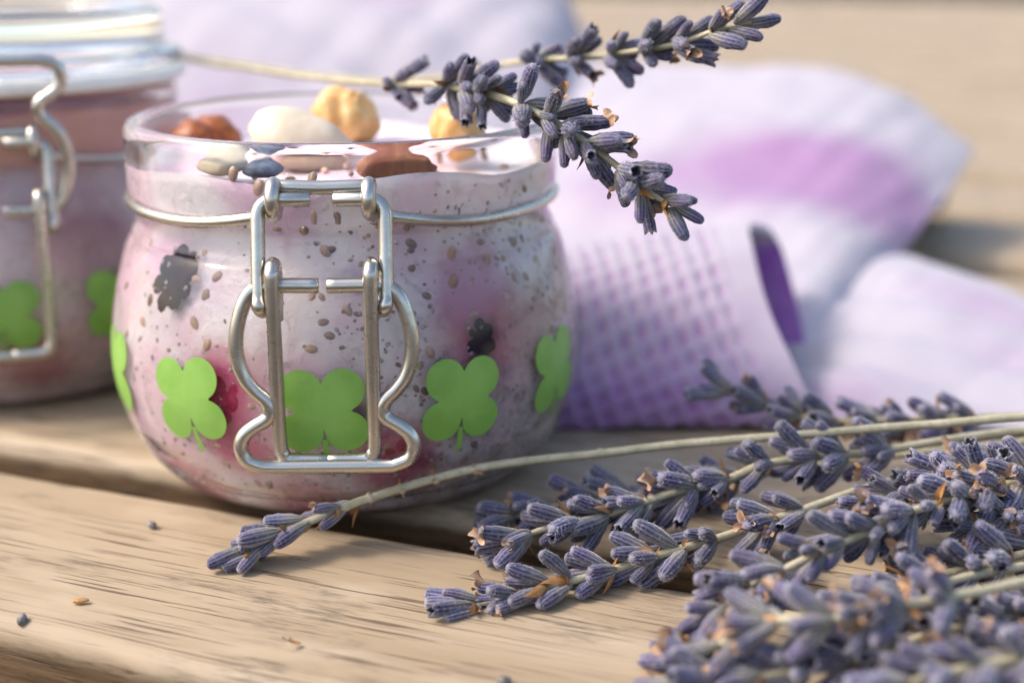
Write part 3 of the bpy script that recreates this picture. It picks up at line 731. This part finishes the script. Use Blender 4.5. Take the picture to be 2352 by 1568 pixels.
# ------------------------------------------------------------------ lavender
def bud_mesh(kind, seed):
    rr = random.Random(seed); mb = MB(); n = 20; prof = [(0, .045), (.05, .06), (.14, .085), (.28, .110), (.45, .124), (.62, .128), (.76, .122), (.87, .108), (.94, .088), (.985, .055), (1.0, .018)]
    if kind == 'open': prof = prof[:7] + [(.88, .118), (.97, .118), (1.0, .105), (.96, .08), (.82, .06), (.74, .02)]
    L = .64; bend = rr.uniform(-.05, .09); V = []; F = []; C = []
    sq = rr.uniform(.82, .95)
    for i, (t, r) in enumerate(prof):
        for j in range(n):
            a = 2 * math.pi * j / n; rg = 1 if j % 2 else 0
            q = r * (1 + (.10 if rg else -.10) * min(1, t * 5) + .10 * noise.noise(Vector((math.cos(a) * 1.6, math.sin(a) * 1.6, t * 3 + seed))))
            if kind == 'open' and 7 <= i <= 9: q *= 1 + .14 * math.sin(5 * a + seed)
            q *= .82 + .16 * noise.noise(Vector((math.cos(a) * 2.2, math.sin(a) * 2.2 + seed * 3.1, t * 6))); V.append((q * math.cos(a) + bend * t * t, q * sq * math.sin(a), t * L + (0.03 * math.sin(5 * a + seed) if kind == 'open' and 7 <= i <= 10 else 0)))
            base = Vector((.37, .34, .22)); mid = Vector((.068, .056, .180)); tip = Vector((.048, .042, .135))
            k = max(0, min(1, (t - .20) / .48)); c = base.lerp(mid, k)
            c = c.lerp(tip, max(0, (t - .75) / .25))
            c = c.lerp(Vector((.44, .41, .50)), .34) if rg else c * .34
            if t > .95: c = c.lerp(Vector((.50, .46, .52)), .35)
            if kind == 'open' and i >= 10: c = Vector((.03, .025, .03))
            C.append(tuple(c))
    m = len(prof)
    for i in range(m - 1):
        for j in range(n): k = (j + 1) % n; F.append((i * n + j, i * n + k, (i + 1) * n + k, (i + 1) * n + j))
    F.append(tuple((m - 1) * n + j for j in range(n)))
    mb.add(V, F, C)
    hv = []; hf = []          # short pale hairs
    for _ in range(240):
        i = rr.randrange(1, 9); j = rr.randrange(n); p = Vector(V[i * n + j]); o = Vector((p.x, p.y, 0)).normalized() if Vector((p.x, p.y, 0)).length > 1e-5 else Vector((0, 0, 1))
        d = (o + Vector((rr.uniform(-.6, .6), rr.uniform(-.6, .6), rr.uniform(-.2, .9)))).normalized() * rr.uniform(.018, .05)
        s = o.cross(Vector((0, 0, 1))) * .0035; k = len(hv); hv += [p - s - o * .004, p + s - o * .004, p + d]; hf.append((k, k + 1, k + 2))
    mb.add(hv, hf, [(.44, .42, .48)] * len(hv))
    return mb.mesh('bud', BUD, True, True)
BUDS = [bud_mesh('shut', s) for s in (1, 2, 3, 4, 5)]; OPENB = [bud_mesh('open', s) for s in (6, 7, 8)]
def leaf_mesh(seed, L, W, curl, mat, name, jag=0):
    rr = random.Random(seed); V = []; F = []; nx, ny = 7, 4
    for i in range(nx + 1):
        t = i / nx; wd = W * math.sin(math.pi * min(1, .12 + t * .9)) ** .8 * (1 - t * .35) if t < 1 else .005
        for j in range(ny + 1):
            s = j / ny * 2 - 1
            V.append((s * wd + jag * rr.uniform(-1, 1) * .05, .28 * wd * abs(s) * 2 + curl * t * t * L + jag * rr.uniform(-1, 1) * .04, t * L + jag * rr.uniform(-1, 1) * .04 * (t > .5)))
    for i in range(nx):
        for j in range(ny): a = i * (ny + 1) + j; F.append((a, a + 1, a + ny + 2, a + ny + 1))
    return mesh(name, V, F, mat)
BRACTS = [leaf_mesh(s, L, W, cu, BRACT, 'bract') for s, L, W, cu in ((1, .34, .10, .35), (2, .42, .08, .5), (3, .26, .11, .2), (4, .38, .07, -.2))]
def corolla_mesh(seed):
    rr = random.Random(seed); mb = MB(); V = []; F = []; n = 28; rows = 7
    for i in range(rows):
        t = i / (rows - 1)
        for j in range(n):
            a = 2 * math.pi * j / n; r = (.045 + .07 * t) * (1 + .30 * t * math.sin(3 * a + seed) + .10 * t * math.sin(7 * a + 2 * seed))
            V.append((r * math.cos(a) + .03 * t * math.sin(seed), r * math.sin(a), -.06 + .17 * t - .05 * t * t + .05 * t * math.cos(2 * a + seed) + .03 * t * math.sin(5 * a)))
    for i in range(rows - 1):
        for j in range(n): k = (j + 1) % n; F.append((i * n + j, i * n + k, (i + 1) * n + k, (i + 1) * n + j))
    mb.add(V, F); return mb.mesh('dried_petal', PETAL)
COR = [corolla_mesh(s) for s in (1, 2, 3)]
nd = MB(); blob(nd, .085, .085, .07, 12, 8, bumpy(.35, 3)); ME_NODE = nd.mesh('stem_node', STEM)

def sprig(label, pts, whorls=None, span=None, spacing=.54, nb=(7, 9), seed=0, sr=.062, s=1.10, group='dried lavender sprigs', nodes=(), spread=1.0, openp=.14, pet=.17, floor=.09):
    """pts: stem line from the tip to the cut end as (px, py, distance); whorls: stem parameters, or evenly over span"""
    rr = random.Random(seed); P = [at(*p) for p in pts]; n = len(P)
    L = P[-1].copy(); t = tag(empty('lavender_sprig', L), label, 'lavender', group)
    S = [crv(P, (n - 1) * i / 90) for i in range(91)]
    for i, q in enumerate(S):      # slight natural wobble
        S[i] = q + Vector((noise.noise(q * .6 + Vector((seed, 0, 0))), noise.noise(q * .6 + Vector((0, seed, 0))), noise.noise(q * .6 + Vector((0, 0, seed))))) * .03
    sm_ = MB(); tube(sm_, [q - L for q in S], lambda u: sr * (.55 + .45 * min(1, u * 3)), 12, ridge=.10)
    link('stem', sm_.mesh('stem', STEM), t)
    if whorls is None:
        lens = [0]
        for a, b in zip(S, S[1:]): lens.append(lens[-1] + (b - a).length)
        tot = lens[-1]; whorls = []; x = .12
        while x < span:
            i = next((k for k, l in enumerate(lens) if l >= x), 90); whorls.append(i / 90 * (n - 1)); x += spacing * rr.uniform(.85, 1.2)
    for wi, wt in enumerate(whorls):
        cnt = None
        if isinstance(wt, tuple): wt, cnt = wt
        p = crv(P, wt); ax = (crv(P, max(0, wt - .08)) - crv(P, wt + .08)).normalized()
        if wt < .08: ax = (P[0] - P[1]).normalized()
        x = ax.orthogonal().normalized(); y = ax.cross(x); k = cnt or rr.randint(*nb); ph = rr.uniform(0, 6)
        for b in range(k):
            a = ph + 2 * math.pi * b / k + rr.uniform(-.35, .35); rad = x * math.cos(a) + y * math.sin(a)
            el = R(rr.uniform(14, 32) if wi == 0 else rr.uniform(20, 52)) * spread
            d = ax * math.cos(el) + rad * math.sin(el); q = p + rad * sr * .9 + ax * rr.uniform(-.10, .10)
            ln = .64 * s
            if q.z + d.z * ln < floor: d.z = (floor - q.z) / ln; d.normalize()
            d = Vector(d); up = d.cross(ax); up = up if up.length > 1e-3 else d.orthogonal()
            rot = d.to_track_quat('Z', 'Y').to_matrix() @ Matrix.Rotation(rr.uniform(0, 6.28), 3, 'Z')
            sc = s * rr.uniform(.66, 1.12); op = rr.random() < openp
            o = link('bud', rr.choice(OPENB if op else BUDS), t, place(q - L, rot, sc))
            if rr.random() < pet:
                link('dried_petal', rr.choice(COR), o, place((.03, 0, .60), eul(rr.uniform(-25, 25), rr.uniform(-25, 25), rr.uniform(0, 360)), rr.uniform(.8, 1.3)))
        for b in range(rr.randint(2, 3)):
            a = rr.uniform(0, 6.28); rad = x * math.cos(a) + y * math.sin(a); el = R(rr.uniform(35, 80))
            d = ax * math.cos(el) + rad * math.sin(el); q = p + rad * sr * .9 - ax * .05
            if q.z + d.z * .4 < .05: d.z = abs(d.z)
            z = d.normalized(); yy = (ax - z * ax.dot(z)).normalized(); xx = yy.cross(z)
            rot = Matrix((xx, yy, z)).transposed()
            link('bract', rr.choice(BRACTS), t, place(q - L, rot, s * rr.uniform(.55, 1.05)))
    for wt in nodes:
        p = crv(P, wt); ax = (crv(P, wt - .05) - crv(P, wt + .05)).normalized()
        link('stem_node', ME_NODE, t, place(p - L, ax.to_track_quat('Z', 'Y').to_matrix(), 1.0)); x = ax.orthogonal().normalized(); y = ax.cross(x)
        for b in range(4):
            a = rr.uniform(0, 6.28); rad = x * math.cos(a) + y * math.sin(a); d = (ax * rr.uniform(-.3, .5) + rad).normalized(); yy = (ax - d * ax.dot(d)).normalized(); xx = yy.cross(d)
            link('bract', rr.choice(BRACTS), t, place(p + rad * .05 - L, Matrix((xx, yy, d)).transposed(), rr.uniform(.3, .55)))
    return t

sprig('upper of two lavender sprigs leaning over the jar, its tip pointing up', [(1725, 52, 22.6), (1640, 72, 22.9), (1540, 105, 23.4), (1440, 120, 24), (1330, 132, 24.8), (1220, 140, 25.6), (1130, 152, 26.6), (1000, 178, 27.6), (880, 186, 28.6), (700, 168, 30.6), (430, 128, 33.2), (330, 112, 34)],
      whorls=[(.42, 3), (1.0, 4), (1.85, 6), (2.55, 6), (3.35, 7), (4.1, 6), (4.9, 8)], seed=21, sr=.055, nodes=(6.2,))
sprig('lavender sprig drooping over the right rim of the open jar', [(1530, 465, 20.4), (1480, 436, 20.6), (1400, 370, 21.0), (1300, 300, 21.5), (1200, 242, 22.3), (1100, 212, 23.2), (1000, 196, 24.2), (905, 192, 25.4), (700, 178, 28), (430, 136, 32.4), (340, 122, 33)],
      whorls=[(.0, 5), (1.15, 6), (1.65, 6), (2.5, 8), (3.0, 7), (3.45, 8), (4.0, 8), (4.9, 8), (5.35, 8), (5.7, 6), (7.0, 8)], seed=22, sr=.058, spread=1.15)
sprig('single lavender stem with a sparse tip on the front plank before the jar', [(560, 1278, 20.2), (600, 1248, 20.3), (660, 1213, 20.5), (772, 1172, 20.8), (850, 1143, 21.0), (1095, 1078, 21.5), (1380, 1040, 21.9), (1700, 1008, 22.0), (2000, 986, 22.0), (2352, 958, 22.0), (2700, 935, 22)],
      whorls=[(.45, 4), (1.15, 4), (1.9, 4), (2.45, 3), (3.05, 3), (3.8, 1)], seed=23, sr=.066, s=1.08, nodes=(4.0, 4.35, 4.65, 5.0, 6.0), spread=.62, openp=0, pet=.2)
sprig('lavender sprig lying farthest back, against the towel', [(1655, 888, 24.3), (1720, 916, 24.2), (1790, 942, 24.1), (1870, 960, 24.0), (1970, 966, 24.0), (2060, 966, 24.0), (2170, 962, 24.1), (2290, 955, 24.3), (2500, 950, 24.5)],
      span=5.2, spacing=.62, seed=24, sr=.06, nb=(6, 8))
sprig('dark lavender sprig end lying behind the others nearest the jar', [(1160, 1195, 21.6), (1240, 1170, 21.8), (1330, 1152, 22.0), (1430, 1140, 22.2), (1560, 1125, 22.4), (1800, 1080, 22.9), (2100, 1040, 23.2), (2500, 1000, 23.4)],
      span=4.2, spacing=.62, seed=25, sr=.06)
sprig('upper lavender sprig of the front bunch, its tip just right of the jar base', [(1190, 1240, 20.2), (1250, 1213, 20.4), (1400, 1180, 20.8), (1545, 1130, 21.1), (1670, 1100, 21.4), (1750, 1068, 21.6), (1880, 1048, 21.9), (2000, 1038, 22.2), (2200, 1005, 22.6), (2352, 988, 23), (2700, 950, 23.6)],
      span=6.6, spacing=.70, seed=26, sr=.066, nb=(7, 9), spread=.95, s=1.2)
sprig('lavender sprig reaching farthest left on the front plank, with a gap behind its tip', [(1088, 1390, 18.8), (1195, 1366, 19.0), (1275, 1342, 19.1), (1410, 1308, 19.5), (1540, 1268, 19.8), (1640, 1240, 20.1), (1770, 1196, 20.5), (1860, 1168, 20.8), (2000, 1120, 21.3), (2200, 1068, 22), (2352, 1035, 22.5), (2700, 975, 23.5)],
      whorls=[(.0, 5), (.95, 6), (1.75, 6), (2.2, 3), (2.95, 7), (3.7, 6), (4.2, 4), (5.0, 7), (6.1, 8), (6.9, 5)], seed=27, sr=.066, spread=1.05, s=1.22)
sprig('soft focus lavender sprig crossing the bunch in front of the others', [(1640, 1412, 17.2), (1720, 1350, 17.5), (1815, 1302, 17.7), (1906, 1256, 18.0), (2000, 1217, 18.3), (2085, 1178, 18.6), (2180, 1148, 19.0), (2320, 1110, 19.6), (2600, 1050, 20.5)],
      span=5.6, spacing=.56, seed=28, sr=.06, nb=(5, 7), openp=.1)
sprig('lavender sprig with open bud mouths turned to the viewer at the right edge', [(2170, 1100, 20.0), (2230, 1095, 20.3), (2300, 1100, 20.5), (2380, 1105, 20.7), (2480, 1100, 21), (2700, 1060, 22)],
      span=3.0, spacing=.52, seed=29, sr=.06, openp=.6, nb=(8, 9), spread=1.3)
sprig('out of focus lavender sprig with its tip low in front of the bunch', [(1560, 1500, 16.8), (1605, 1500, 16.6), (1665, 1480, 16.3), (1735, 1440, 16.0), (1810, 1420, 15.8), (1895, 1420, 15.7), (2000, 1405, 15.6), (2200, 1365, 16), (2600, 1280, 17)],
      span=4.2, spacing=.56, seed=30, sr=.06, nb=(5, 7), pet=.3)
sprig('out of focus lavender sprig along the lower right edge', [(1930, 1535, 15.9), (2030, 1497, 16.2), (2142, 1458, 16.5), (2240, 1434, 16.8), (2340, 1408, 17.1), (2500, 1370, 17.6), (2700, 1330, 18.3)],
      span=4.0, spacing=.52, seed=31, sr=.06, nb=(6, 8), pet=.25, openp=.3)
sprig('shaded lavender sprig deep in the bunch above the lower right edge', [(2060, 1345, 18.0), (2130, 1328, 18.1), (2210, 1310, 18.3), (2290, 1290, 18.5), (2380, 1265, 18.8), (2700, 1190, 20)],
      span=3.2, spacing=.62, seed=32, sr=.06)
sprig('dark lavender sprig seen under the soft focus ones', [(1985, 1400, 16.9), (2060, 1372, 17.2), (2130, 1352, 17.5), (2250, 1320, 18), (2700, 1230, 19.6)],
      span=1.9, spacing=.60, seed=33, sr=.06)
sprig('blurred lavender sprig at the very bottom right corner', [(2060, 1580, 14.6), (2140, 1552, 14.8), (2240, 1530, 15), (2350, 1510, 15.2), (2500, 1480, 15.6), (2700, 1440, 16)],
      span=3.4, spacing=.52, seed=34, sr=.06, nb=(6, 8), pet=.25, openp=.3)
sprig('blurred lavender sprig cut off by the bottom of the frame, left of the others', [(1540, 1590, 16.2), (1610, 1566, 16.1), (1690, 1558, 16.0), (1780, 1545, 15.8), (1900, 1520, 16), (2300, 1430, 17), (2700, 1340, 18.3)],
      span=2.2, spacing=.52, seed=35, sr=.06, nb=(6, 8), pet=.2)
sprig('lavender sprig between the upper sprig and the open mouthed one', [(1990, 1165, 20.6), (2060, 1140, 20.8), (2130, 1120, 21.0), (2220, 1085, 21.3), (2352, 1050, 21.8), (2700, 985, 23)],
      span=3.4, spacing=.5, seed=36, sr=.06, nb=(7, 8), openp=.3)
sprig('shaded lavender sprig at the right edge above the corner', [(2230, 1215, 19.0), (2290, 1190, 19.2), (2360, 1175, 19.4), (2450, 1150, 19.8), (2700, 1090, 21)],
      span=2.4, spacing=.46, seed=37, sr=.06, nb=(7, 8), openp=.4, spread=1.2)

# ------------------------------------------------------------------ crumbs on the front plank
cs = MB(); blob(cs, .075, .10, .065, 14, 10, lambda d: 1 + .12 * d.y); ME_CS = cs.mesh('chia_seed', GREYSEED)
def crumb(px, py, me, nm, rot, label, cat, grp, s=1, z=.07): thing(nm, me, atz(px, py, z), rot, label, cat, grp, s)
crumb(50, 1424, ME_CS, 'chia_seed', eul(60, 20, 10), 'grey striped seed near the front left edge of the table', 'seed', 'loose seeds on the table', .95, -.01)
crumb(350, 1205, ME_CS, 'chia_seed', eul(10, 20, 60), 'dark grey seed on the plank below the left clover', 'seed', 'loose seeds on the table', .95)
crumb(1160, 1562, ME_CS, 'chia_seed', eul(0, 20, 80), 'grey seed at the bottom edge of the picture, in front of the bunch', 'seed', 'loose seeds on the table', 1.0, .06)
fk = MB(); blob(fk, .12, .05, .04, 14, 8, bumpy(.4, 2.5)); ME_FK = fk.mesh('husk_flake', FLAKE)
crumb(185, 1379, ME_FK, 'husk_flake', eul(0, 0, 12), 'orange brown husk flake beside the grey seed at the table edge', 'flake', 'husk flakes on the table', 1.0, .06)
ME_FK2 = leaf_mesh(9, .28, .05, .4, FLAKE, 'husk_flake', .3)
crumb(690, 1476, ME_FK2, 'husk_flake', eul(80, 0, -60), 'curled brown husk flake on the plank in front of the bunch, the larger of two', 'flake', 'husk flakes on the table', 1.0, .05)
crumb(668, 1465, ME_FK2, 'husk_flake', eul(70, 30, -20), 'tiny brown husk flake next to the larger curled one', 'flake', 'husk flakes on the table', .55, .05)
